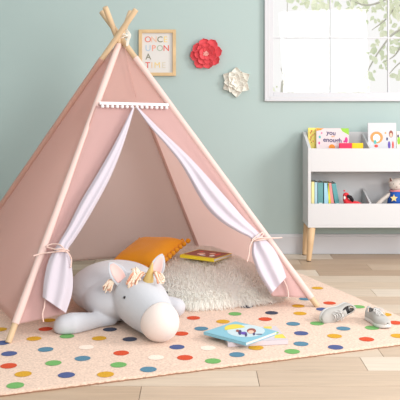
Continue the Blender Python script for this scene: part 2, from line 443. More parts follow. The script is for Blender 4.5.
# trim band with pom-poms
white_wool = mat('white_wool', (232, 226, 228), .95, .8, 300)
bm = bmesh.new(); a = fp(99.5, 103.2, .010); b = fp(168.5, 105, .010)
upv = (K-(PA[0]+PB[0])/2).normalized()
M0 = []
for k in range(25):
    t = k/24; p = a.lerp(b, t)
    M0.append((p+upv*.008, p-upv*.008, p-upv*.008+NF*.003, p+upv*.008+NF*.003))
vv = [[bm.verts.new(q) for q in r] for r in M0]
for r, s in zip(vv, vv[1:]):
    for k in range(4): bm.faces.new((r[k], r[(k+1) % 4], s[(k+1) % 4], s[k]))
bm.faces.new(vv[0]); bm.faces.new(vv[-1][::-1])
trim = part('trim_band', bm, white_wool, tent)
for k in range(14):
    p = fp(102.5+64*k/13, 106.3+1.5*k/13, .014)
    bm = bmesh.new(); ball(bm, p, .0095, 2, jit=.18); part('pom_pom', bm, white_wool, trim, True)
# seam line on the front panel, hanging string
bm = bmesh.new(); tube(bm, [fp(125, 48, .001), fp(128, 62, .0), fp(132, 80, .0), fp(136, 97, .0)], .0022, 6); part('seam', bm, pink_out, tent, True)
# rope lashing
rope = mat('white_rope', (232, 226, 216), .85, .6, 400)
bm = bmesh.new()
kc = K+Vector((.006, 0, .0))
for i in range(4):
    pts = []
    for q in range(25):
        t = 2*PI*q/24; pts.append(kc+Vector((.026*math.cos(t)+.014, .030*math.sin(t)+.02, -.008+.006*i+.010*math.cos(t+i))))
    tube(bm, pts, .003, 6, cap=False)
for i in range(3):
    s = yp(125+i*.8, 31-i, 4.34); tube(bm, smooth_path([s, yp(128.5+i, 35, 4.325), yp(127+i, 40, 4.33), yp(126.5+i*.5, 46, 4.33)]), .003, 6)
part('rope', bm, rope, tent, True)

# ------------------------------------------------------------------ fur cushion inside the tent
fur_m = mat('ivory_fur', (254, 253, 249), .9, 0, var=.03, vscale=60, trans=.55)
fc = thing('fur_cushion', 'shaggy ivory faux-fur floor cushion inside the teepee', 'floor cushion', (-.03+.09, 4.66, RZ))
# footprint (world) as a superellipse in a rotated frame
fa = math.radians(21); fu = Vector((math.cos(fa), math.sin(fa), 0)); fn_ = Vector((-math.sin(fa), math.cos(fa), 0))
fcen = Vector((-.01, 4.57, 0)); FX, FY, FH = .385, .55, .150
def se(t, p=3.2):
    c, s = math.cos(t), math.sin(t)
    return math.copysign(abs(c)**(2/p), c), math.copysign(abs(s)**(2/p), s)
def fsurf(rho, t):
    x, y = se(t)
    e = (1-rho**3)**.55 if rho < 1 else 0
    z = FH*e*(1+.08*noise.noise(Vector((x*rho*2.5, y*rho*2.5, 3))))+RZ+.006
    return fcen+fu*(FX*x*rho)+fn_*(FY*y*rho)+Vector((0, 0, z))
bm = bmesh.new()
def ff(a, b): 
    return fsurf(min(1, math.sin(b*PI/2)**.6 if b < 1 else 1), a*2*PI)
grid(bm, ff, 60, 24, closeu=True); bmesh.ops.remove_doubles(bm, verts=bm.verts, dist=.0005)
part('cover', bm, fur_m, fc, True)
bm = bmesh.new(); RH = random.Random(11)
for k in range(26000):
    t = RH.uniform(0, 2*PI); rho = math.sqrt(RH.random())*1.0
    if RH.random() < .35: rho = RH.uniform(.9, 1.0)
    p = fsurf(rho, t)
    if p.y > 4.95 and RH.random() < .5: continue
    x, y = se(t); outv = (fu*x+fn_*y).normalized()
    side = max(0, (rho-.8)/.2)
    g = Vector((RH.uniform(-1, 1), RH.uniform(-1, 1), RH.uniform(-.2, .2)))*.55
    n1 = (outv*(.25+.9*side)+Vector((.1, -.45, 1.0-.85*side))+g).normalized()
    Lh = RH.uniform(.026, .052); d2 = (n1+Vector((0, -.1, -.9))).normalized()
    wv = n1.cross(Vector((RH.uniform(-1, 1), RH.uniform(-1, 1), RH.uniform(-1, 1)))).normalized()*RH.uniform(.0009, .0018)
    if RH.random() < .5: p = p-n1*.004
    q = p+n1*Lh*.5; e = q+d2*Lh*.5
    if q.z < RZ+.003: q.z = RZ+.003
    if e.z < RZ+.002: e.z = RZ+.002
    v = [bm.verts.new(p+wv), bm.verts.new(p-wv), bm.verts.new(q-wv), bm.verts.new(q+wv), bm.verts.new(e)]
    bm.faces.new((v[0], v[1], v[2], v[3])); bm.faces.new((v[3], v[2], v[4]))
for k in range(2600):
    t = RH.uniform(0, 2*PI); p = fsurf(RH.uniform(.985, .999), t); x, y = se(t); outv = (fu*x+fn_*y).normalized()
    p.z = RH.uniform(RZ+.012, RZ+.05); h = RH.uniform(.012, .045)
    q = p+outv*h*.6+Vector((RH.uniform(-.008, .008), 0, -.004)); e = q+outv*h*.6+Vector((RH.uniform(-.012, .012), RH.uniform(-.006, .006), 0)); q.z = max(RZ+.006, q.z-.004); e.z = RZ+.003
    wv = outv.cross(Vector((0, 0, 1)))*RH.uniform(.0012, .0024)
    v = [bm.verts.new(p+wv), bm.verts.new(p-wv), bm.verts.new(q-wv), bm.verts.new(q+wv), bm.verts.new(e)]
    bm.faces.new((v[0], v[1], v[2], v[3])); bm.faces.new((v[3], v[2], v[4]))
fo = part('fur', bm, fur_m, fc, False); fo['kind'] = 'stuff'

# ------------------------------------------------------------------ books
paper = mat('paper', (206, 203, 198), .85)
def book(name, label, L_, W_, T, cover, loc, rot, spine=None, art=None, group=None, spine_side='x0'):
    """book lying flat: x = height L_, y = width W_, spine along one x-running side (y0)"""
    t = thing(name, label, 'book', loc, rot, group)
    bm = bmesh.new(); c = .0012
    box(bm, 0, L_, 0, W_, 0, c); box(bm, 0, L_, 0, W_, T-c, T); 
    box(bm, 0, L_, -c*.5, c, 0.0, T)
    lpart('cover', bm, cover, t)
    bm = bmesh.new(); box(bm, .003, L_-.003, c, W_-.003, c, T-c); lpart('pages', bm, paper, t)
    if spine:
        bm = bmesh.new(); box(bm, -.0004, L_+.0004, -.0015, .006, -.0003, T+.0004); lpart('spine', bm, spine, t)
    if art: art(t, L_, W_, T)
    return t
def shape_part(t, name, m, polys, z):
    for pts in polys:
        bm = bmesh.new(); poly(bm, [(x, y, z) for x, y in pts]); lpart(name, bm, m, t)
def ell(cx, cy, rx, ry, n=14, a0=0, a1=2*PI):
    return [(cx+rx*math.cos(a0+(a1-a0)*k/n), cy+ry*math.sin(a0+(a1-a0)*k/n)) for k in range(n)]
def flatm(n, c): return mat(n, c, .6)
m_yel = flatm('print_yellow', (224, 206, 84)); m_nav = flatm('print_navy', (70, 64, 110)); m_skin = flatm('print_skin', (232, 190, 168)); m_brn = flatm('print_brown', (150, 86, 74))
m_wht = flatm('print_white', (244, 246, 246)); m_red = flatm('print_red', (222, 84, 70)); m_tl = flatm('print_teal', (90, 180, 175)); m_mag = flatm('print_magenta', (214, 60, 140)); m_grn = flatm('print_green', (150, 200, 70)); m_or = flatm('print_orange', (240, 150, 60)); m_pur = flatm('print_purple', (100, 80, 170)); m_blk = flatm('print_black', (40, 36, 40))
# lower book
e0 = gp(228, 347.3, RZ); e1 = gp(287.5, 344.5, RZ); ang_l = math.atan2(e1.y-e0.y, e1.x-e0.x)
def art_low(t, L_, W_, T):
    shape_part(t, 'cover_print', m_yel, [[(L_*.80, W_*.15), (L_*.99, W_*.1), (L_*.99, W_*.4), (L_*.85, W_*.35)], [(L_*.75, W_*.85), (L_*.88, W_*.8), (L_*.92, W_*.97), (L_*.78, W_*.98)]], T+.0004)
    shape_part(t, 'cover_print', m_grn, [ell(L_*.9, W_*.5, .012, .010), ell(L_*.8, W_*.62, .012, .008)], T+.0006)
book('picture_book', 'white picture book with yellow patches lying under the blue book on the rug', .264, .215, .019, flatm('pale_cover', (206, 196, 202)), (e0.x, e0.y, RZ+.0015), (0, 0, ang_l), art=art_low)
# upper blue book
def art_blue(t, L_, W_, T):
    z = T+.0004; Mi = world_m(t).inverted(); zw = RZ+.0215+.013
    def E(cx, cy, rx, ry, dz, m, name='cover_print', a0=0, a1=2*PI, n=18):
        # an ellipse drawn as it lies on the cover, seen from the reading side
        pts = [Mi @ gp(cx+rx*math.cos(a0+(a1-a0)*k/n), cy-ry*math.sin(a0+(a1-a0)*k/n), zw) for k in range(n)]
        shape_part(t, name, m, [[(p.x, p.y) for p in pts]], z+dz)
    E(246, 331, 19, 6.2, 0, flatm('print_mist', (196, 214, 220)))
    E(235, 328.5, 10.5, 4.2, .0003, m_yel, 'umbrella_print', math.radians(15), math.radians(215))
    E(240, 332.6, 1.8, 2.6, .0006, m_nav, 'figure_print'); E(243.8, 333.4, 3.2, 1.5, .0008, m_pur, 'figure_print'); E(246, 335, 1.2, 1.9, .0009, m_nav, 'figure_print')
    E(251.5, 331.0, 4.6, 2.6, .0006, m_brn, 'figure_print'); E(251, 332.2, 3.0, 1.7, .0009, m_skin, 'figure_print')
    E(254, 334.2, 1.2, 1.4, .0010, m_nav, 'figure_print'); E(259, 334.4, 3.4, .45, .0007, m_nav, 'figure_print')
    E(237.5, 331.0, 1.6, 1.2, .0009, m_brn, 'figure_print')
b0 = Vector((.1945, 3.383, 0)); zt = RZ+.0215
pl0 = gp(203.7, 331.7, zt+.013); pb0 = gp(246, 342.6, zt+.013)
bx = (pb0-pl0); angb = math.atan2(bx.y, bx.x)
book('picture_book', 'light blue picture book with a yellow umbrella drawing, on top of the white book', bx.length, .222, .013, flatm('sky_cover', (132, 186, 204)), (pl0.x, pl0.y, zt), (0, 0, angb), art=art_blue)
# book on the fur
zf = RZ+FH+.030
p1 = gp(180, 257.5, zf); p2 = gp(214, 262, zf); v = p2-p1
def art_fur(t, L_, W_, T):
    z = T+.0004
    shape_part(t, 'cover_print', m_brn, [[(L_*.03, W_*.12), (L_*.97, W_*.12), (L_*.97, W_*.97), (L_*.03, W_*.97)]], z)
    shape_part(t, 'cover_print', m_skin, [ell(L_*.38, W_*.45, .022, .028), ell(L_*.62, W_*.62, .018, .02)], z+.0004)
    shape_part(t, 'cover_print', m_wht, [ell(L_*.5, W_*.3, .02, .012), ell(L_*.75, W_*.35, .014, .02)], z+.0006)
    shape_part(t, 'cover_print', m_red, [ell(L_*.78, W_*.6, .012, .03), ell(L_*.25, W_*.7, .014, .012)], z+.0006)
book('picture_book', 'brown and yellow picture book lying on the fur cushion inside the teepee', v.length, .19, .016, flatm('yellow_cover', (232, 206, 50)), (p1.x, p1.y, zf), (0, 0, math.atan2(v.y, v.x)), art=art_fur)

# ------------------------------------------------------------------ orange cushion
mus = mat('mustard_cotton', (230, 152, 34), .9, .5, 350, spec=.1, sheen=.2)
pil = thing('throw_pillow', 'mustard orange throw pillow with pom-pom edge behind the plush unicorn', 'pillow', (-.30, 4.47, .185))
def pillow_bm(S, T):
    bm = bmesh.new()
    def side(sg):
        def fn(a, b):
            x = (a*2-1); y = (b*2-1)
            px = x*(1-.07*(1-y*y)); py = y*(1-.07*(1-x*x))
            h = max(0, (1-x**4)*(1-y**4))**.55
            return Vector((px*S, py*S, sg*T*h+.002*noise.noise(Vector((x*3, y*3, sg)))))
        return fn
    grid(bm, side(1), 36, 36); grid(bm, side(-1), 36, 36)
    bmesh.ops.remove_doubles(bm, verts=bm.verts, dist=.0015); bmesh.ops.recalc_face_normals(bm, faces=bm.faces)
    return bm
pc = Vector((-.296, 4.55, .192)); pe = (Vector((-.075, 4.6, .255))-Vector((-.5175, 4.5, .132))).normalized(); pf = (pc-Vector((-.272, 4.35, .152))); pf = (pf-pe*pf.dot(pe)).normalized()
pil.location = pc; pil.rotation_euler = (Matrix((pe, pf, pe.cross(pf))).transposed() @ Matrix.Rotation(PI/4, 3, 'Z')).to_euler()
lpart('cover', pillow_bm(.162, .062), mus, pil, True)
for sd in range(4):
    for k in range(9):
        s = -1+2*k/9
        pnt = {0: (s, -1), 1: (1, s), 2: (-s, 1), 3: (-1, -s)}[sd]
        sx = pnt[0]*(1-.07*(1-pnt[1]**2)); sy = pnt[1]*(1-.07*(1-pnt[0]**2))
        bm = bmesh.new(); ball(bm, (sx*.171, sy*.171, 0), .0145, 2, jit=.3); lpart('pom_pom', bm, mus, pil, True)

# ------------------------------------------------------------------ plush unicorn
plush = mat('pale_plush', (197, 198, 204), .95, .35, 420, spec=.08, sheen=.35)
muz_m = mat('cream_plush', (226, 212, 206), .95, .35, 420, spec=.08, sheen=.35)
ear_pink = mat('pink_plush', (236, 194, 188), .95, .3, 400)
gold = mat('gold_fabric', (204, 176, 112), .45, .3, 200, spec=.4, metal=.1)
mane_m = mat('peach_yarn', (250, 226, 206), .9, .6, 300, var=.15, vscale=80)
mane_r = mat('rust_yarn', (222, 158, 132), .9, .6, 300)
uni = thing('plush_unicorn', 'pale grey plush unicorn with gold horn lying at the teepee opening', 'plush toy', (-.35, 3.85, RZ))
def loft(bm, pts, rads, zs=1.0, n=28):
    """rounded body along pts with radii, closed ends"""
    P = []; Rr = []
    m = len(pts)
    # hemispherical start and end
    d0 = (pts[0]-pts[1]).normalized(); d1 = (pts[-1]-pts[-2]).normalized()
    for k in range(6):
        a = PI/2*(1-k/6); P.append(pts[0]+d0*rads[0]*math.sin(a)); Rr.append(max(.0008, rads[0]*math.cos(a)))
    for i in range(m): P.append(pts[i]); Rr.append(rads[i])
    for k in range(1, 7):
        a = PI/2*k/6; P.append(pts[-1]+d1*rads[-1]*math.sin(a)); Rr.append(max(.0008, rads[-1]*math.cos(a)))
    tube(bm, P, Rr, n)
    return P, Rr
SK = Vector((-.290, 3.735, .145)); MZ = Vector((-.176, 3.505, .094))
def headaxis(t): return SK.lerp(MZ, t)
hr = [.120, .120, .118, .114, .108, .101, .094, .088, .084]
bm = bmesh.new()
loft(bm, [headaxis(i/8) for i in range(9)], hr)
ball(bm, (-.432, 4.05, .124), 1, 4, (.226, .30, .120))            # belly
ball(bm, (-.40, 3.88, .112), 1, 4, (.175, .20, .104))              # shoulders
loft(bm, [yp(112, 319, 3.74), yp(98, 320, 3.71), yp(84, 322.5, 3.67), yp(72, 325, 3.64), yp(65, 326, 3.63)], [.028, .034, .046, .056, .052])   # left foreleg
loft(bm, [Vector((-.28, 3.93, .07)), Vector((-.17, 3.90, .062)), Vector((-.115, 3.89, .058))], [.05, .050, .045])     # right foreleg
for v in bm.verts:
    if v.co.z < RZ+.001: v.co.z = RZ+.001+(v.co.z-RZ)*.05
body = part('body', bm, plush, uni, True)
rm = body.modifiers.new('one_skin', 'REMESH'); rm.mode = 'VOXEL'; rm.voxel_size = .0065; rm.use_smooth_shade = True
sm = body.modifiers.new('soft', 'SMOOTH'); sm.factor = .5; sm.iterations = 5
# muzzle
bm = bmesh.new(); hd = (MZ-SK).normalized(); side = hd.cross(Vector((0, 0, 1))).normalized(); hup = side.cross(hd)
P = []; Rr = []
L0 = (MZ-SK).length
for i in range(18):
    a = -0.16+(PI/2+.16)*i/17
    P.append(MZ+hd*(.0868*math.sin(a))); Rr.append(max(.001, .0858*math.cos(a) if a > 0 else .0858*(1-.02*a)))
tube(bm, P, Rr, 40)
for v in bm.verts:
    if v.co.z < RZ+.002: v.co.z = RZ+.002
part('muzzle', bm, muz_m, uni, True, 'cream muzzle')
# eye, ears, horn, mane
def head_surf(t, th, k=1.0):
    """point on the head: t along axis, th around (0 = top, + = towards image left)"""
    i = min(7, int(t*8)) if t >= 0 else 0
    r = hr[i]+(hr[min(8, i+1)]-hr[i])*(t*8-i) if t >= 0 else hr[0]
    return headaxis(t)+(hup*math.cos(th)-side*math.sin(th))*r*k
# side points: choose the one towards -X as image left
if side.x < 0: sgn = -1
else: sgn = 1
def hs(t, th, k=1.0):
    i = max(0, min(7, int(t*8))); r = hr[i]+(hr[i+1]-hr[i])*(max(0, t)*8-i)
    if t < 0: r = hr[0]*math.sqrt(max(0.05, 1-(t*L0/hr[0])**2))
    return headaxis(t)+(hup*math.cos(th)-side*sgn*math.sin(th))*r*k
eye_m = mat('black_bead', (26, 22, 26), .25, spec=.6)
for s in (1, -1):
    bm = bmesh.new(); ball(bm, hs(.34, s*1.12, 1.0), .0065, 3); part('eye', bm, eye_m, uni, True, 'black bead eye')
def ear(base, tip, wid, facing):
    ax = tip-base; L1 = ax.length; ax.normalize(); f = (facing-ax*facing.dot(ax)).normalized(); s = ax.cross(f)
    def shp(t): return wid*(math.sin(PI*min(1, .22+.78*t))**.7)*(1 if t < 1 else 0)+.0005
    bm = bmesh.new()
    def fn(a, b):
        th = 2*PI*a; r = shp(b); x = math.cos(th)*r; y = math.sin(th)*(.28*r+.004*(1-b))
        return base+ax*(L1*b)+s*x+f*(y-.010+.5*(x*x)/wid)
    grid(bm, fn, 24, 16, closeu=True)
    bmesh.ops.holes_fill(bm, edges=bm.edges, sides=30); bmesh.ops.recalc_face_normals(bm, faces=bm.faces)
    o = part('ear', bm, plush, uni, True)
    bm = bmesh.new()
    def fi(a, b):
        r = shp(.08+.84*b)*.66; x = (a*2-1)*r
        return base+ax*(L1*(.08+.80*b))+s*x+f*(.28*shp(.08+.84*b)*math.sqrt(max(0, 1-(x/shp(.08+.84*b))**2))+.004*(1-b)-.010+.5*(x*x)/wid+.0016)
    grid(bm, fi, 10, 14)
    q = part('inner_ear', bm, ear_pink, o, True, 'pink inner ear')
    m = q.modifiers.new('t', 'SOLIDIFY'); m.thickness = .002
ear(yp(123, 283, 3.70), yp(110, 261, 3.74), .039, Vector((.45, -1, .1)))
ear(yp(155, 276, 3.75), yp(162, 253.5, 3.77), .034, Vector((-.15, -1, .1)))
hb = yp(147.5, 284, 3.655); ht = yp(152.5, 262, 3.64)
bm = bmesh.new(); tube(bm, [hb.lerp(ht, -0.12), hb.lerp(ht, 0), hb.lerp(ht, .3), hb.lerp(ht, .6), hb.lerp(ht, .9), hb.lerp(ht, 1.0)], [.030, .0285, .021, .013, .0055, .0015], 20)
horn = part('horn', bm, gold, uni, True, 'gold horn')
bm = bmesh.new(); pts = []
for k in range(50):
    t = k/49; c = hb.lerp(ht, t*.93); r = (.0290*(1-t)+.004*t); a = t*2*PI*2.6; ax = (ht-hb).normalized(); s1 = ax.orthogonal().normalized(); s2 = ax.cross(s1)
    pts.append(c+(s1*math.cos(a)+s2*math.sin(a))*r)
tube(bm, pts, .0014, 6); part('stitching', bm, gold, horn, True)
RM = random.Random(21)
def tassel(roots, end, n, spread, name='mane'):
    bm = bmesh.new()
    for k in range(n):
        r0 = roots[0].lerp(roots[1], RM.random())
        e = end+Vector((RM.uniform(-1, 1), RM.uniform(-.4, .4), RM.uniform(-.8, .8)))*spread
        mid = r0.lerp(e, .5)+Vector((RM.uniform(-.3, .3)*spread, -.014, .010+.012*RM.random()))
        tube(bm, smooth_path([r0, mid, e], 4), .0034, 6, mi=(1 if RM.random() < .3 else 0))
    part(name, bm, [mane_m, mane_r], uni, True, 'peach yarn mane')
tassel((yp(146, 273, 3.665), yp(136, 270, 3.68)), yp(131, 284, 3.63), 60, .024)
tassel((yp(137, 268, 3.69), yp(130, 270, 3.68)), yp(137, 278, 3.63), 26, .020)
tassel((yp(152, 271, 3.67), yp(156, 274, 3.67)), yp(161, 281, 3.62), 36, .017)
tassel((yp(118, 283, 3.72), yp(113, 280, 3.74)), yp(107, 289, 3.69), 42, .021)

# ------------------------------------------------------------------ bookcase
bw = mat('white_lacquer', (204, 204, 206), .4, spec=.35)
BX0, BYF, BYB = .7107, 5.264, 5.543
s5 = BYF/F
def bz(py): return CAMH-(py-100)*s5
bc = thing('bookcase', 'white two-tier bin bookcase on splayed wooden legs against the wall', 'bookcase', (BX0+.42, 5.40, 0))
T_ = .020; BX1 = BX0+.86
def sidepanel(x0, x1, zb, zf, z0, yb=BYB, yf=BYF, name='side_panel'):
    bm = bmesh.new()
    prof = [(yf, z0), (yb, z0), (yb, zb), (yb-.02, zb), (yf, zf)]
    a = [bm.verts.new((x0, *p)) for p in prof]; b = [bm.verts.new((x1, *p)) for p in prof]
    bm.faces.new(a); bm.faces.new(b[::-1])
    for i in range(len(prof)): bm.faces.new((a[i], b[i], b[(i+1) % 5], a[(i+1) % 5]))
    bmesh.ops.recalc_face_normals(bm, faces=bm.faces)
    bmesh.ops.bevel(bm, geom=bm.edges[:], offset=.0015, segments=1, affect='EDGES')
    part(name, bm, bw, bc)
ZB = bz(227.7)
sidepanel(BX0, BX0+T_, .846, .752, ZB); sidepanel(BX1-T_, BX1, .846, .752, ZB)
bm = bmesh.new(); box(bm, BX0+T_, BX1-T_, BYB-.012, BYB, ZB, .846, bev=.001); part('back_panel', bm, bw, bc)
bm = bmesh.new(); box(bm, BX0+T_, BX1-T_, BYF+.001, BYF+.016, bz(171.7), bz(148.5), bev=.0015); part('bin_front', bm, bw, bc)
bm = bmesh.new(); box(bm, BX0+T_, BX1-T_, BYF+.001, BYF+.016, ZB+.016, bz(203.8), bev=.0015); part('bin_front', bm, bw, bc)
bm = bmesh.new(); box(bm, BX0+T_, BX1-T_, BYF+.016, BYB-.012, bz(171.7), bz(171.7)+.014, bev=.001); part('shelf', bm, bw, bc)
bm = bmesh.new(); box(bm, BX0+T_, BX1-T_, BYF+.001, BYB-.012, ZB, ZB+.016, bev=.001); part('shelf', bm, bw, bc)
def divider(zlo, zb, zf):
    x = 1.124
    bm = bmesh.new(); prof = [(BYF+.016, zlo), (BYB-.012, zlo), (BYB-.012, zb), (BYB-.03, zb), (BYF+.016, zf)]
    a = [bm.verts.new((x-.006, *p)) for p in prof]; b = [bm.verts.new((x+.006, *p)) for p in prof]
    bm.faces.new(a); bm.faces.new(b[::-1])
    for i in range(5): bm.faces.new((a[i], b[i], b[(i+1) % 5], a[(i+1) % 5]))
    bmesh.ops.recalc_face_normals(bm, faces=bm.faces); part('divider', bm, bw, bc)
divider(bz(171.7)+.014, .832, .748); divider(ZB+.016, CAMH-(188.5-100)*5.52/F, bz(203))
leg_m = mat('beech_leg', (208, 176, 138), .5, .15, 50, var=.08, vscale=6)
pad_m = mat('dark_pad', (60, 52, 48), .7)
for (x, y, sx, sy) in ((BX0+.028, BYF+.026, -1, -.2), (BX0+.028, BYB-.045, -1, .4), (BX1-.028, BYF+.026, 1, -.2), (BX1-.028, BYB-.045, 1, .4)):
    bm = bmesh.new(); top = Vector((x, y, ZB)); bot = Vector((x+sx*.020, y+sy*.02, .004))
    tube(bm, [top, top.lerp(bot, .5), top.lerp(bot, .97), bot.lerp(top, 0.0)], [.0255, .022, .0155, .0150], 18)
    lo = part('leg', bm, leg_m, bc, True, 'tapered pale wood leg')
    bm = bmesh.new(); tube(bm, [bot, bot-Vector((0, 0, .004))], .0142, 14); part('foot_pad', bm, pad_m, lo, True)

# books in the top bin (standing, covers facing out)
def stand_book(label, x0, x1, z0, z1, y, T, cover, tilt=0, art=None, group=None):
    t = thing('picture_book', label, 'book', ((x0+x1)/2, y, z0), (math.radians(tilt), 0, 0), group)
    w_ = (x1-x0)/2; h = z1-z0
    bm = bmesh.new(); box(bm, -w_, w_, 0, .0012, 0, h); box(bm, -w_, w_, T-.0012, T, 0, h); box(bm, -w_-.001, -w_+.0012, 0, T, 0, h); lpart('cover', bm, cover, t)
    bm = bmesh.new(); box(bm, -w_+.0012, w_-.003, .0012, T-.0012, .002, h-.003); lpart('pages', bm, paper, t)
    if art: art(t, w_, h)
    return t
def vshape(t, name, m, polys, y=-.0006):
    for pts in polys:
        bm = bmesh.new(); poly(bm, [(x, y, z) for x, z in pts]); lpart(name, bm, m, t)
def vtext(t, s, size, m, x, z, rot=0, y=-.0008):
    bm = text_bm(s, size, .0003, size*.02); bmesh.ops.transform(bm, matrix=Matrix.Translation((x, y, z)) @ Matrix.Rotation(rot, 4, 'Y') @ Matrix.Rotation(PI/2, 4, 'X'), verts=bm.verts)
    return lpart('title', bm, m, t)
YB1 = 5.40; k1 = YB1/F
SZ = bz(171.7)+.0145
def X1(px, Y=YB1): return (px-200)*Y/F
def Z1(py, Y=YB1): return CAMH-(py-100)*Y/F
def art_enough(t, w_, h):
    top = h; zc = Z1(136)-SZ
    vtext(t, 'you', .042, m_nav, -.010, Z1(133.0)-SZ, .1)
    vtext(t, 'are', .016, m_or, 0.002, Z1(136.3)-SZ, -.1)
    vtext(t, 'enough', .043, m_nav, -.002, Z1(140.2)-SZ, .06)
    vshape(t, 'cover_print', m_grn, [[(w_, top), (w_, top-.045), (w_-.018, top-.035), (w_-.045, top-.02), (w_-.055, top)]])
    vshape(t, 'cover_print', m_mag, [ell(w_-.018, Z1(140)-SZ, .010, .020, 10), ell(w_-.03, Z1(141.5)-SZ, .008, .008, 8)])
    vshape(t, 'cover_print', m_or, [ell(-.006, Z1(147.5)-SZ, .022, .022, 14), [(-w_, top), (-w_+.05, top), (-w_+.03, top-.012), (-w_, top-.018)]])
    vshape(t, 'cover_print', m_tl, [ell(-w_+.022, Z1(137)-SZ, .008, .010, 8), ell(w_-.05, Z1(144.5)-SZ, .008, .006, 8)])
    vshape(t, 'cover_print', m_mag, [ell(-w_+.018, Z1(143)-SZ, .006, .010, 8), ell(-w_+.035, Z1(133)-SZ, .005, .005, 8)], -.0005)
stand_book('pale picture book titled you are enough, in the top bin of the white bookcase', X1(316.8), X1(349.3), SZ, Z1(128.3), YB1, .014, flatm('pale_pink_cover', (218, 204, 206)), -4, art_enough)
def art_spots(t, w_, h):
    RS = random.Random(4)
    vshape(t, 'cover_print', m_red, [ell(RS.uniform(-w_+.008, w_-.008), Z1(131+2.1*k)-SZ, .004, .005, 7) for k in range(8)])
    vshape(t, 'cover_print', m_brn, [ell(RS.uniform(-w_+.008, w_-.008), Z1(130+2.1*k)-SZ, .003, .004, 7) for k in range(9)], -.0008)
stand_book('yellow spotted book at the left end of the top bin', X1(308.6, 5.44), X1(320, 5.44), SZ, Z1(127.8, 5.44), 5.445, .016, flatm('butter_cover', (240, 222, 118)), -3, art_spots)
stand_book('small bright pink book in the top bin in front of the pale titled book', X1(339.5, 5.34), X1(352, 5.34), SZ, Z1(143.2, 5.34), 5.345, .014, flatm('pink_cover', (232, 56, 96)), 0)
stand_book('small golden yellow book in the top bin beside the divider', X1(352.3, 5.34), X1(363.3, 5.34), SZ, Z1(143.2, 5.34), 5.345, .014, flatm('gold_cover', (250, 204, 40)), 0)
def art_kids(t, w_, h):
    def P_(px, py): return ((px-200)*5.36/F-(X1(368.5, 5.36)+X1(396.8, 5.36))/2, Z1(py, 5.36)-SZ)
    hair = flatm('print_hair', (206, 150, 92))
    c = P_(377, 137.5); vshape(t, 'figure_print', hair, [ell(c[0], c[1], .043, .040, 18)], -.0005)
    c = P_(377, 138); vshape(t, 'figure_print', m_wht, [ell(c[0], c[1], .024, .026, 14)], -.0008)
    c = P_(375.5, 142); vshape(t, 'figure_print', m_tl, [ell(c[0], c[1], .010, .014, 10)], -.0011)
    c = P_(376.5, 146); vshape(t, 'figure_print', m_red, [ell(c[0], c[1], .013, .010, 10)], -.0011)
    c = P_(391.5, 134); vshape(t, 'figure_print', m_brn, [ell(c[0], c[1], .014, .024, 12)], -.0005)
    c = P_(391.5, 135); vshape(t, 'figure_print', m_skin, [ell(c[0], c[1], .009, .014, 10)], -.0008)
    c = P_(389.5, 145); vshape(t, 'figure_print', m_pur, [ell(c[0], c[1], .009, .026, 10)], -.0008)
    c = P_(393.3, 145); vshape(t, 'figure_print', m_red, [ell(c[0], c[1], .006, .026, 10)], -.0009)
    c = P_(387.5, 139); vshape(t, 'figure_print', m_nav, [ell(c[0], c[1], .006, .012, 8)], -.0009)
    c = P_(386, 133); vshape(t, 'figure_print', m_or, [ell(c[0], c[1], .006, .006, 8)], -.0009)
stand_book('tall white picture book with drawn children in the top bin right of the divider', X1(368.5, 5.36), X1(396.8, 5.36), SZ, Z1(122.9, 5.36), 5.362, .012, flatm('white_cover', (204, 204, 208)), -3, art_kids)
def art_last(t, w_, h):
    vshape(t, 'cover_print', m_grn, [ell(-w_+.012, h-.06, .010, .03, 8)]); vshape(t, 'cover_print', m_red, [ell(-w_+.026, h-.075, .007, .03, 8)], -.0009)
    vshape(t, 'cover_print', m_nav, [ell(-w_+.008, h-.03, .006, .012, 8)], -.0009)
stand_book('cream picture book with green and red print at the right edge of the top bin', X1(397.4, 5.36), X1(420, 5.36), SZ, Z1(131.5, 5.36), 5.362, .014, flatm('cream_cover', (242, 232, 214)), -3, art_last)

# books in the lower bin (spines out)
LZ = ZB+.0165; YL = 5.36
def spine_book(label, xl, xr, pytop, rgb, lean=0.0, band=None):
    x0, x1 = X1(xl, YL), X1(xr, YL); h = Z1(pytop, YL)-LZ
    t = thing('picture_book', label, 'book', ((x0+x1)/2, YL, LZ), (0, math.radians(lean), 0), 'books in the lower bin')
    w_ = (x1-x0)/2-.0006; D = .15; c = .0016
    m = mat('cloth_cover', rgb, .7, .2, 300)
    bm = bmesh.new(); box(bm, -w_, -w_+c, 0, D, 0, h); box(bm, w_-c, w_, 0, D, 0, h); tube(bm, [(0, .002, 0), (0, .002, h)], w_, 12, flat=1.0) if False else box(bm, -w_, w_, -.002, c, 0, h, bev=.001)
    lpart('cover', bm, m, t)
    bm = bmesh.new(); box(bm, -w_+c, w_-c, c, D-.003, .003, h-.004); lpart('pages', bm, paper, t)
    if band:
        bm = bmesh.new(); box(bm, -w_*.6, w_*.6, -.0032, -.0018, h*.45, h*.5); lpart('spine_print', bm, flatm('band', band), t)
    return t
spine_book('pale yellow spine standing leftmost in the lower bin', 311.4, 314.4, 181.8, (236, 224, 160))
spine_book('thin pale blue book second from the left in the lower bin', 314.5, 317.4, 182.2, (172, 202, 216))
spine_book('thick grey-teal book standing third in the lower bin', 317.8, 323.2, 182.6, (104, 156, 158), 0, (220, 232, 230))
spine_book('wide sky blue book right of the thick grey-teal one in the lower bin', 324, 328.4, 183, (164, 208, 226))
spine_book('thin lime yellow book leaning between blue and pink in the lower bin', 330.3, 332.6, 183, (220, 216, 70), -5)
spine_book('salmon pink book leaning left in the lower bin', 333.7, 336.9, 182.8, (232, 150, 146), -8, (90, 80, 110))
spine_book('leaning teal book at the right end of the row in the lower bin', 338.6, 343.2, 183, (98, 160, 164), -10.5, (220, 232, 230))

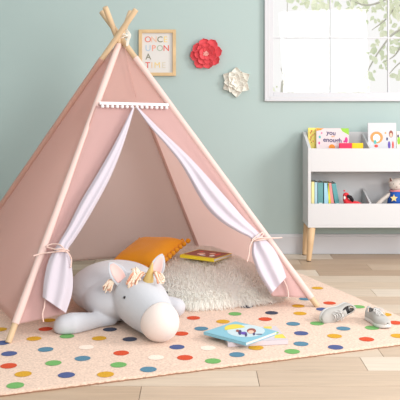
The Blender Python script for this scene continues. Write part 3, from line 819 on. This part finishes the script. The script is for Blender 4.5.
# plush parrot
red_p = mat('red_felt', (218, 52, 62), .9, .4, 300, sheen=.3)
blk_p = mat('black_felt', (34, 30, 34), .85); wh_p = mat('white_felt', (240, 236, 232), .9)
par = thing('plush_bird', 'red plush bird with black beak lying in the lower bin of the bookcase', 'plush toy', (X1(354, 5.34), 5.36, LZ))
YP = 5.34
bm = bmesh.new()
loft(bm, [yp(364, 207, YP), yp(357, 204.5, YP), yp(351, 204, YP), yp(348, 202, YP)], [.016, .022, .024, .02])
loft(bm, [yp(347.5, 205, YP), yp(345.5, 199, YP), yp(346, 195.5, YP)], [.022, .018, .021])
ball(bm, yp(344.3, 190.8, YP), .007, 2)
loft(bm, [yp(347.5, 212, YP), yp(348, 208, YP)], [.035, .03])
bo = part('body', bm, red_p, par, True); mm = bo.modifiers.new('r', 'REMESH'); mm.mode = 'VOXEL'; mm.voxel_size = .003; mm.use_smooth_shade = True
bm = bmesh.new(); tube(bm, smooth_path([yp(347, 196, YP-.018), yp(350, 197, YP-.022), yp(352, 199.5, YP-.02), yp(353, 202, YP-.018)]), [.010]*6+[.012]*6+[.012, .011, .010, .008, .006, .003, .001], 10); part('beak', bm, blk_p, par, True, 'black beak')
bm = bmesh.new(); ball(bm, yp(344.5, 197.6, YP-.02), .010, 2, (.7, .5, 1.3)); part('face', bm, wh_p, par, True, 'white face patch')
bm = bmesh.new(); ball(bm, yp(345, 196, YP-.026), .003, 2); part('eye', bm, eye_m, par, True)
# plush cat in blue shirt with star
gr_p = mat('oatmeal_plush', (206, 196, 188), .95, .5, 300, sheen=.3)
tedd = thing('plush_cat', 'oatmeal plush cat in blue star shirt sitting in the lower bin', 'plush toy', (X1(396, 5.38), 5.40, LZ))
YT = 5.38
bm = bmesh.new()
ball(bm, yp(397.5, 184.5, YT), 1, 3, (.058, .045, .045))
for (a, b, r1, r2) in (((391, 182), (390.3, 177.5), .020, .006), ((404, 182), (405, 177.5), .020, .006)):
    tube(bm, [yp(*a, YT), yp(*a, YT).lerp(yp(*b, YT), .5), yp(*b, YT)], [r1, r1*.72, r2], 12)
loft(bm, [yp(395.5, 196, YT), yp(396, 206, YT+.01), yp(397, 215, YT+.02)], [.038, .046, .050])
loft(bm, [yp(389.5, 194.5, YT), yp(382, 200, YT-.01), yp(376, 206, YT-.02)], [.014, .014, .015])
loft(bm, [yp(401, 194.5, YT), yp(408, 200, YT-.01), yp(413, 206, YT-.02)], [.014, .014, .015])
bo = part('body', bm, gr_p, tedd, True); mm = bo.modifiers.new('r', 'REMESH'); mm.mode = 'VOXEL'; mm.voxel_size = .004; mm.use_smooth_shade = True
bm = bmesh.new(); tube(bm, [yp(396.5, 190.8, YT-.002), yp(395.8, 195, YT-.002), yp(395.2, 200, YT), yp(395, 204, YT)], [.037, .044, .050, .053], 24, cap=False)
sh = part('shirt', bm, mat('blue_cloth', (40, 88, 170), .85, .3, 400), tedd, True, 'blue shirt'); m = sh.modifiers.new('t', 'SOLIDIFY'); m.thickness = .003
bm = bmesh.new(); c = yp(394, 198.3, YT-.0535); pts = []
for k in range(10):
    a = PI/2+k*PI/5; r = .026 if k % 2 == 0 else .012; pts.append(c+Vector((r*math.cos(a), 0, r*math.sin(a))))
f = poly(bm, pts); r_ = bmesh.ops.extrude_face_region(bm, geom=[f]); bmesh.ops.translate(bm, vec=(0, .004, 0), verts=[v for v in r_['geom'] if isinstance(v, bmesh.types.BMVert)])
part('star', bm, mat('gold_felt', (226, 200, 140), .9), sh, False, 'golden star patch')
bm = bmesh.new(); tube(bm, [yp(396.5, 190.6, YT)+Vector((.040*math.cos(a), .038*math.sin(a), .002*math.sin(3*a))) for a in [2*PI*k/20 for k in range(21)]], .006, 8, cap=False); part('collar', bm, mat('pink_felt', (226, 140, 150), .9), tedd, True, 'pink collar')
for q in (393.5, 399.5):
    bm = bmesh.new(); ball(bm, yp(q, 184, YT-.0435), .0028, 2); part('eye', bm, eye_m, tedd, True)
bm = bmesh.new(); ball(bm, yp(396.7, 187, YT-.0445), .0035, 2, (1.3, .6, .8)); part('nose', bm, m_brn, tedd, True)
bm = bmesh.new(); tube(bm, [yp(390.9, 181.5, YT-.017), yp(390.4, 178.2, YT-.008)], [.011, .004], 8, flat=.5); part('inner_ear', bm, mat('brown_felt', (120, 90, 86), .9), tedd, True, 'brown inner ear')

# ------------------------------------------------------------------ framed print
fm = mat('light_oak_frame', (208, 178, 136), .5, .15, 60, var=.1, vscale=12)
fr = thing('picture_frame', 'light wood framed print reading once upon a time on the wall', 'framed print', (wx(157.5), WY, wz(53)))
bm = bmesh.new(); X0, X1_, Z0, Z1_ = wx(138.9), wx(176), wz(76), wz(29.8)
for (xa, xb, za, zb) in ((X0, X0+.023, Z0, Z1_), (X1_-.023, X1_, Z0, Z1_), (X0+.023, X1_-.023, Z0, Z0+.023), (X0+.023, X1_-.023, Z1_-.023, Z1_)):
    box(bm, xa, xb, WY-.026, WY-.0005, za, zb, bev=.0015)
part('frame', bm, fm, fr)
bm = bmesh.new(); box(bm, X0+.022, X1_-.022, WY-.010, WY-.004, Z0+.022, Z1_-.022); pr = part('print', bm, mat('print_paper', (214, 211, 208), .6), fr)
pal = {'r': (216, 120, 104), 'p': (226, 184, 160), 'o': (120, 122, 96), 'm': (228, 200, 130), 'b': (170, 190, 210), 's': (224, 146, 126), 'g': (166, 180, 160), 'R': (218, 96, 88), 'k': (130, 130, 110), 't': (226, 190, 150), 'e': (206, 198, 180)}
rows = [('ONCE', 39.8, [148, 154, 160, 165.5], 'rpom'), ('UPON', 48.5, [148.2, 153.8, 160, 166.3], 'bsgR'), ('A', 57, [148.4], 'k'), ('TIME', 65.5, [147.8, 152, 157.4, 163.8], 'Rtme')]
for word, py, xs, cs in rows:
    for ch, x, c in zip(word, xs, cs):
        bm = text_bm(ch, .058, .0006, 0.0 if ch == 'M' else .0003); bmesh.ops.transform(bm, matrix=Matrix.Translation((wx(x), WY-.0108, wz(py))) @ Matrix.Rotation(PI/2, 4, 'X'), verts=bm.verts)
        part('letter', bm, flatm('ink_'+c, pal[c]), pr)

# ------------------------------------------------------------------ paper flowers
def flower(name, label, c, layers, m, mc, pointed, centre_r):
    t = thing(name, label, 'wall flower', (c.x, WY, c.z))
    RFl = random.Random(hash(name) % 100 if False else len(name)*3+int(c.x*100))
    for li, (n, r, wdt, y0, lift, ph) in enumerate(layers):
        for k in range(n):
            a = ph+2*PI*k/n+RFl.uniform(-.06, .06); rr = r*RFl.uniform(.94, 1.05)
            bm = bmesh.new(); ca, sa = math.cos(a), math.sin(a); tw = RFl.uniform(-.25, .25)
            def fn(p, q):
                s = p*2-1
                if pointed: wv = wdt*(math.sin(PI*min(1, q*.62+.12)))*(1-q**3.2)+.001
                else: wv = wdt*(math.sin(PI*min(1, q*.5+.10))**.8)*math.sqrt(max(0.0, 1-q**6))+.001
                rad = .006+(rr-.006)*q*(1-(0.05 if not pointed else .0)*abs(s)**2*q)
                if not pointed: rad -= .10*rr*q*q*max(0, 1-abs(s)*3)*.5
                x = s*wv
                y = -(y0+lift*q**1.6+(.22 if pointed else .42)*wdt*s*s*(1-.2*q)+tw*x*.5)-.0006*math.sin(9*s+4*q)
                if pointed: y += .25*wdt*(1-abs(s))*q
                return Vector((c.x+rad*ca-x*sa, WY+y, c.z+rad*sa+x*ca))
            grid(bm, fn, 12, 12)
            o = part('petal', bm, m, t, True); md = o.modifiers.new('t', 'SOLIDIFY'); md.thickness = .0012
    bm = bmesh.new()
    for k in range(14):
        a = k*2.4; r = centre_r*math.sqrt(k/14); ball(bm, (c.x+r*math.cos(a), WY-layers[-1][3]-.012, c.z+r*math.sin(a)), centre_r*.32, 1)
    part('flower_centre', bm, mc, t, True)
coral = mat('coral_paper', (234, 92, 100), .75, .2, 150, trans=.1); ivory = mat('ivory_paper', (244, 241, 232), .75, .2, 150, trans=.1)
flower('paper_flower', 'large coral red paper flower mounted on the sage wall', Vector((wx(205.8), 0, wz(54))),
       [(8, .113, .040, .006, .016, .2), (7, .080, .030, .018, .026, .55), (5, .050, .022, .030, .030, .1)], coral, mat('pale_pink_bead', (236, 176, 168), .7), False, .018)
flower('paper_flower', 'ivory pointed-petal paper flower on the wall below right of the red one', Vector((wx(236), 0, wz(82))),
       [(6, .106, .046, .004, .014, .52), (6, .084, .038, .014, .022, 1.05), (6, .060, .028, .024, .028, .52), (5, .040, .018, .032, .026, .9)], ivory, ivory, True, .008)

# ------------------------------------------------------------------ sneakers
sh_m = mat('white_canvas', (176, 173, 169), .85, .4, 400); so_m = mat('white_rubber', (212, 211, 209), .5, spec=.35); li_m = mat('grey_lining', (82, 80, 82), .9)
lace_m = mat('white_lace', (206, 204, 202), .9)
SL = .186
def halfw(t, side):   # t 0 heel .. 1 toe
    w_ = .027+.006*math.sin(PI*min(1, t*1.1))*.3+.0085*math.exp(-((t-.70)/.20)**2)-.003*math.exp(-((t-.38)/.14)**2)
    e = max(0, 1-((t-.0)/.0+1) if False else 1)
    if t > .80: w_ *= math.sqrt(max(0.02, 1-((t-.80)/.2)**2.2))
    if t < .14: w_ *= math.sqrt(max(0.02, 1-((.14-t)/.14)**2.2))
    return w_
def toph(t):
    if t < .42: return .060-.012*math.sin(PI*t/.42)*.9
    return .060-(.060-.036)*min(1, ((t-.42)/.42))**1.1 if t < .84 else .036-.014*((t-.84)/.16)**1.6
def shoe(label, loc, rot):
    t = thing('sneaker', label, 'shoe', loc, rot, 'small white sneakers')
    # sole
    bm = bmesh.new()
    n = 26
    for mi, (z0, z1, ex) in enumerate(((0, .016, .002),)):
        rings = []
        out = [(SL*k/n, halfw(k/n, 1)+ex) for k in range(n+1)]
        loop = [(x-SL*.5, y) for x, y in out]+[(x-SL*.5, -y) for x, y in reversed(out)]
        for z, sc in ((z0, .96), (z0+.002, 1), (z1-.002, 1), (z1, .97)):
            rings.append([bm.verts.new((x*(1+(.01 if sc == 1 else 0)), y*sc, z+.006*max(0, (x/SL+.5-.75)/.25)**2)) for x, y in loop])
        for a, b in zip(rings, rings[1:]):
            m = len(a)
            for k in range(m): bm.faces.new((a[k], a[(k+1) % m], b[(k+1) % m], b[k]))
        bm.faces.new(rings[0][::-1]); bm.faces.new(rings[-1])
    bmesh.ops.recalc_face_normals(bm, faces=bm.faces)
    smooth_angle(lpart('sole', bm, so_m, t), 50)
    # upper: cross-section arcs; open between t .06 and .46
    bm = bmesh.new(); NT = 34; NA = 20
    V = []
    for j in range(NT+1):
        q = j/NT; w_ = halfw(q, 1)*.97; h = toph(q); row = []
        opening = .05 < q < .45
        amax = PI
        for i in range(NA+1):
            s = i/NA
            if opening:
                k = .62*math.sin(PI*(q-.05)/.40)**.4
                a = s*2*(PI/2-k*1.0) if s < .5 else PI-(1-s)*2*(PI/2-k*1.0)
                if i == NA//2: a = PI/2-k
            else: a = s*PI
            y = w_*math.copysign(abs(math.cos(a))**.75, math.cos(a)); z = .013+(h-.013)*abs(math.sin(a))**.75
            row.append(bm.verts.new((SL*(q-.5), y, z+.006*max(0, (q-.75)/.25)**2)))
        V.append(row)
    for j in range(NT):
        q = (j+.5)/NT
        for i in range(NA):
            if .05 < q < .45 and i == NA//2-0: continue
            bm.faces.new((V[j][i], V[j][i+1], V[j+1][i+1], V[j+1][i]))
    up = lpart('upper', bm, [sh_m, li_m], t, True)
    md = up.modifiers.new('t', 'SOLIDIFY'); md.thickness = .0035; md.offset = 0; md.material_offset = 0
    # lining and insole
    bm = bmesh.new()
    V = []
    for j in range(13):
        q = .06+.46*j/12; w_ = halfw(q, 1)*.86; h = toph(q)-.004
        V.append([bm.verts.new((SL*(q-.5), w_*math.copysign(abs(math.cos(a))**.75, math.cos(a)), .018+(h-.018)*abs(math.sin(a))**.75*(1 if True else 0))) for a in [PI*.20*i/3 for i in range(4)]]+[bm.verts.new((SL*(q-.5), 0, .018))]+
                 [bm.verts.new((SL*(q-.5), w_*math.copysign(abs(math.cos(a))**.75, math.cos(a)), .018+(h-.018)*abs(math.sin(a))**.75)) for a in [PI-PI*.20*i/3 for i in range(3, -1, -1)]])
    for a, b in zip(V, V[1:]):
        for k in (0, 1, 2, 5, 6, 7): bm.faces.new((a[k], a[k+1], b[k+1], b[k]))
        bm.faces.new((a[0], a[4], b[4], b[0])); bm.faces.new((a[4], a[8], b[8], b[4]))
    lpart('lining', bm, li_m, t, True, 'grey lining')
    # tongue
    bm = bmesh.new()
    def ft(a, b):
        q = .60-.24*b; w_ = .016; y = (a*2-1)*w_
        return Vector((SL*(q-.5), y, toph(q)+.001+.014*b-.25*abs(y)))
    grid(bm, ft, 8, 10); tg = lpart('tongue', bm, sh_m, t, True); md = tg.modifiers.new('t', 'SOLIDIFY'); md.thickness = .003
    # laces
    bm = bmesh.new()
    for k in range(4):
        q = .48+.06*k; z = toph(q)+.0035
        for s in (1, -1):
            tube(bm, smooth_path([Vector((SL*(q-.5), s*.017, z-.003)), Vector((SL*(q-.5)+.004, 0, z+.005)), Vector((SL*(q+.05-.5), -s*.017, z-.004))], 4), .0018, 6)
    for s in (1, -1):
        z = toph(.46)+.006; x = SL*(.47-.5)
        tube(bm, smooth_path([Vector((x, 0, z)), Vector((x+.006, s*.016, z+.008)), Vector((x+.016, s*.026, z-.002)), Vector((x+.010, s*.014, z-.001)), Vector((x, 0, z))], 5), .0017, 6)
        tube(bm, smooth_path([Vector((x, 0, z)), Vector((x+.014, s*.012, z+.002)), Vector((x+.034, s*.024, z-.014))], 5), .0017, 6)
    lpart('lace', bm, lace_m, t, True)
    return t
RZs = RZ+.002
toe = gp(387, 329, RZs); heel = gp(367, 318, RZs); dd = toe-heel
cc = (toe+heel)/2
shoe('white canvas sneaker standing upright nearest the right side of the rug', (cc.x+.004, cc.y-.002, RZs), (0, 0, math.atan2(dd.y, dd.x)))
# tipped shoe
tdir = Vector((-.80, -.48, -.20)).normalized(); upd = Vector((.5, -.8, .12)); upd = (upd-tdir*upd.dot(tdir)).normalized()
upv2 = upd; yv = upv2.cross(tdir).normalized()
Ms = Matrix((tdir, yv, upv2)).transposed()
c2 = gp(337, 321, RZs)
shoe('white canvas sneaker tipped over on its side beside the teepee pole', (c2.x-.012, c2.y+.030, RZs+.030), Ms.to_euler())

# ------------------------------------------------------------------ tree and twigs outside the window
leaf_m = mat('overexposed_leaf', (240, 250, 220), .8, trans=.55, var=.18, vscale=3)  # washed-out look of overexposed daylight put into the leaf colour
bark = mat('pale_bark', (205, 200, 192), .9, .5, 40)
RT = random.Random(9)
def leaf(bm, p, s):
    d = Vector((RT.uniform(-.6, .6), RT.uniform(-.5, .5), RT.uniform(-1, .1))).normalized(); sd = d.cross(Vector((RT.uniform(-.3, .3), -1, RT.uniform(-.3, .3)))).normalized(); nn = sd.cross(d)
    w_ = s*.30
    P = [p, p+d*s*.3+sd*w_+nn*s*.06, p+d*s*.62+sd*w_*.85+nn*s*.05, p+d*s, p+d*s*.62-sd*w_*.85+nn*s*.05, p+d*s*.3-sd*w_+nn*s*.06]
    c1 = bm.verts.new(p+d*s*.45); v = [bm.verts.new(q) for q in P]
    for k in range(6): bm.faces.new((c1, v[k], v[(k+1) % 6]))
YT_ = 7.3
tree = thing('leafy_tree', 'washed-out green leafy tree seen through the right of the window', 'tree', (2.35, YT_, -.15))
bm = bmesh.new()
tube(bm, smooth_path([Vector((2.35, YT_, -.15)), Vector((2.3, YT_, .8)), yp(436, 40, YT_), yp(425, -30, YT_), yp(420, -90, YT_)]), [.09]*8+[.07]*8+[.05]*9, 10)
part('trunk', bm, bark, tree, True)
brs = [[(432, 30), (400, 30), (380, 50), (362, 82), (356, 98)], [(428, -20), (395, -5), (370, 5), (350, 0), (330, -8)], [(425, 10), (400, 5), (385, 20), (372, 30)], [(432, 60), (405, 60), (388, 75)], [(420, -60), (370, -40), (320, -20), (295, -5)], [(424, 20), (405, 40), (395, 55), (384, 62)]]
for b in brs:
    bm = bmesh.new(); pts = smooth_path([yp(p[0], p[1], YT_+RT.uniform(-.15, .15)) for p in b]); n_ = len(pts)
    tube(bm, pts, [.014*(1-.8*k/n_) for k in range(n_)], 6); part('branch', bm, bark, tree, True)
bm = bmesh.new()
clusters = [(393, 6, 15, 9, 34), (372, 10, 10, 8, 16), (378, 50, 8, 8, 13), (386, 60, 8, 8, 10), (362, 84, 6, 8, 16), (370, 72, 5, 7, 5), (350, 12, 6, 5, 9), (396, 42, 8, 12, 16), (320, 3, 17, 6, 38), (313, 14, 4, 3, 5), (398, 78, 6, 10, 6), (415, 30, 12, 50, 50), (360, -20, 60, 20, 90), (345, 88, 3, 4, 4), (358, 0, 8, 5, 14), (383, 24, 6, 10, 12)]
for cx, cy, sx, sy, n_ in clusters:
    for k in range(n_): leaf(bm, yp(RT.gauss(cx, sx*.6), RT.gauss(cy, sy*.6), YT_+RT.uniform(-.3, .3)), RT.uniform(.05, .09))
part('foliage', bm, leaf_m, tree)
shr = thing('bare_sapling', 'faint bare sapling seen through the left pane of the window', 'sapling', (.78, 8.2, -.15))
bm = bmesh.new(); tube(bm, smooth_path([Vector((.78, 8.2, -.15)), yp(281.5, 95, 8.2), yp(284, 80, 8.2), yp(285.5, 60, 8.2), yp(287, 30, 8.2), yp(287.3, 0, 8.2)]), [.018]*6+[.014]*6+[.009]*6+[.005]*6+[.004]*7, 6)
part('stem', bm, bark, shr, True)
for a in ([(283, 86), (287, 79), (291, 72)], [(284.5, 78), (281, 68)]):
    bm = bmesh.new(); tube(bm, smooth_path([yp(p[0], p[1], 8.2) for p in a]), .006, 6); part('twig', bm, bark, shr, True)
bm = bmesh.new()
for cx, cy, sx, sy, n_ in ((296, 88, 9, 4, 10), (276, 88, 3, 4, 5), (340, 66, 2, 2, 2)):
    for k in range(n_): leaf(bm, yp(RT.gauss(cx, sx*.6), RT.gauss(cy, sy*.6), 8.2), RT.uniform(.025, .045))
part('foliage', bm, leaf_m, shr)
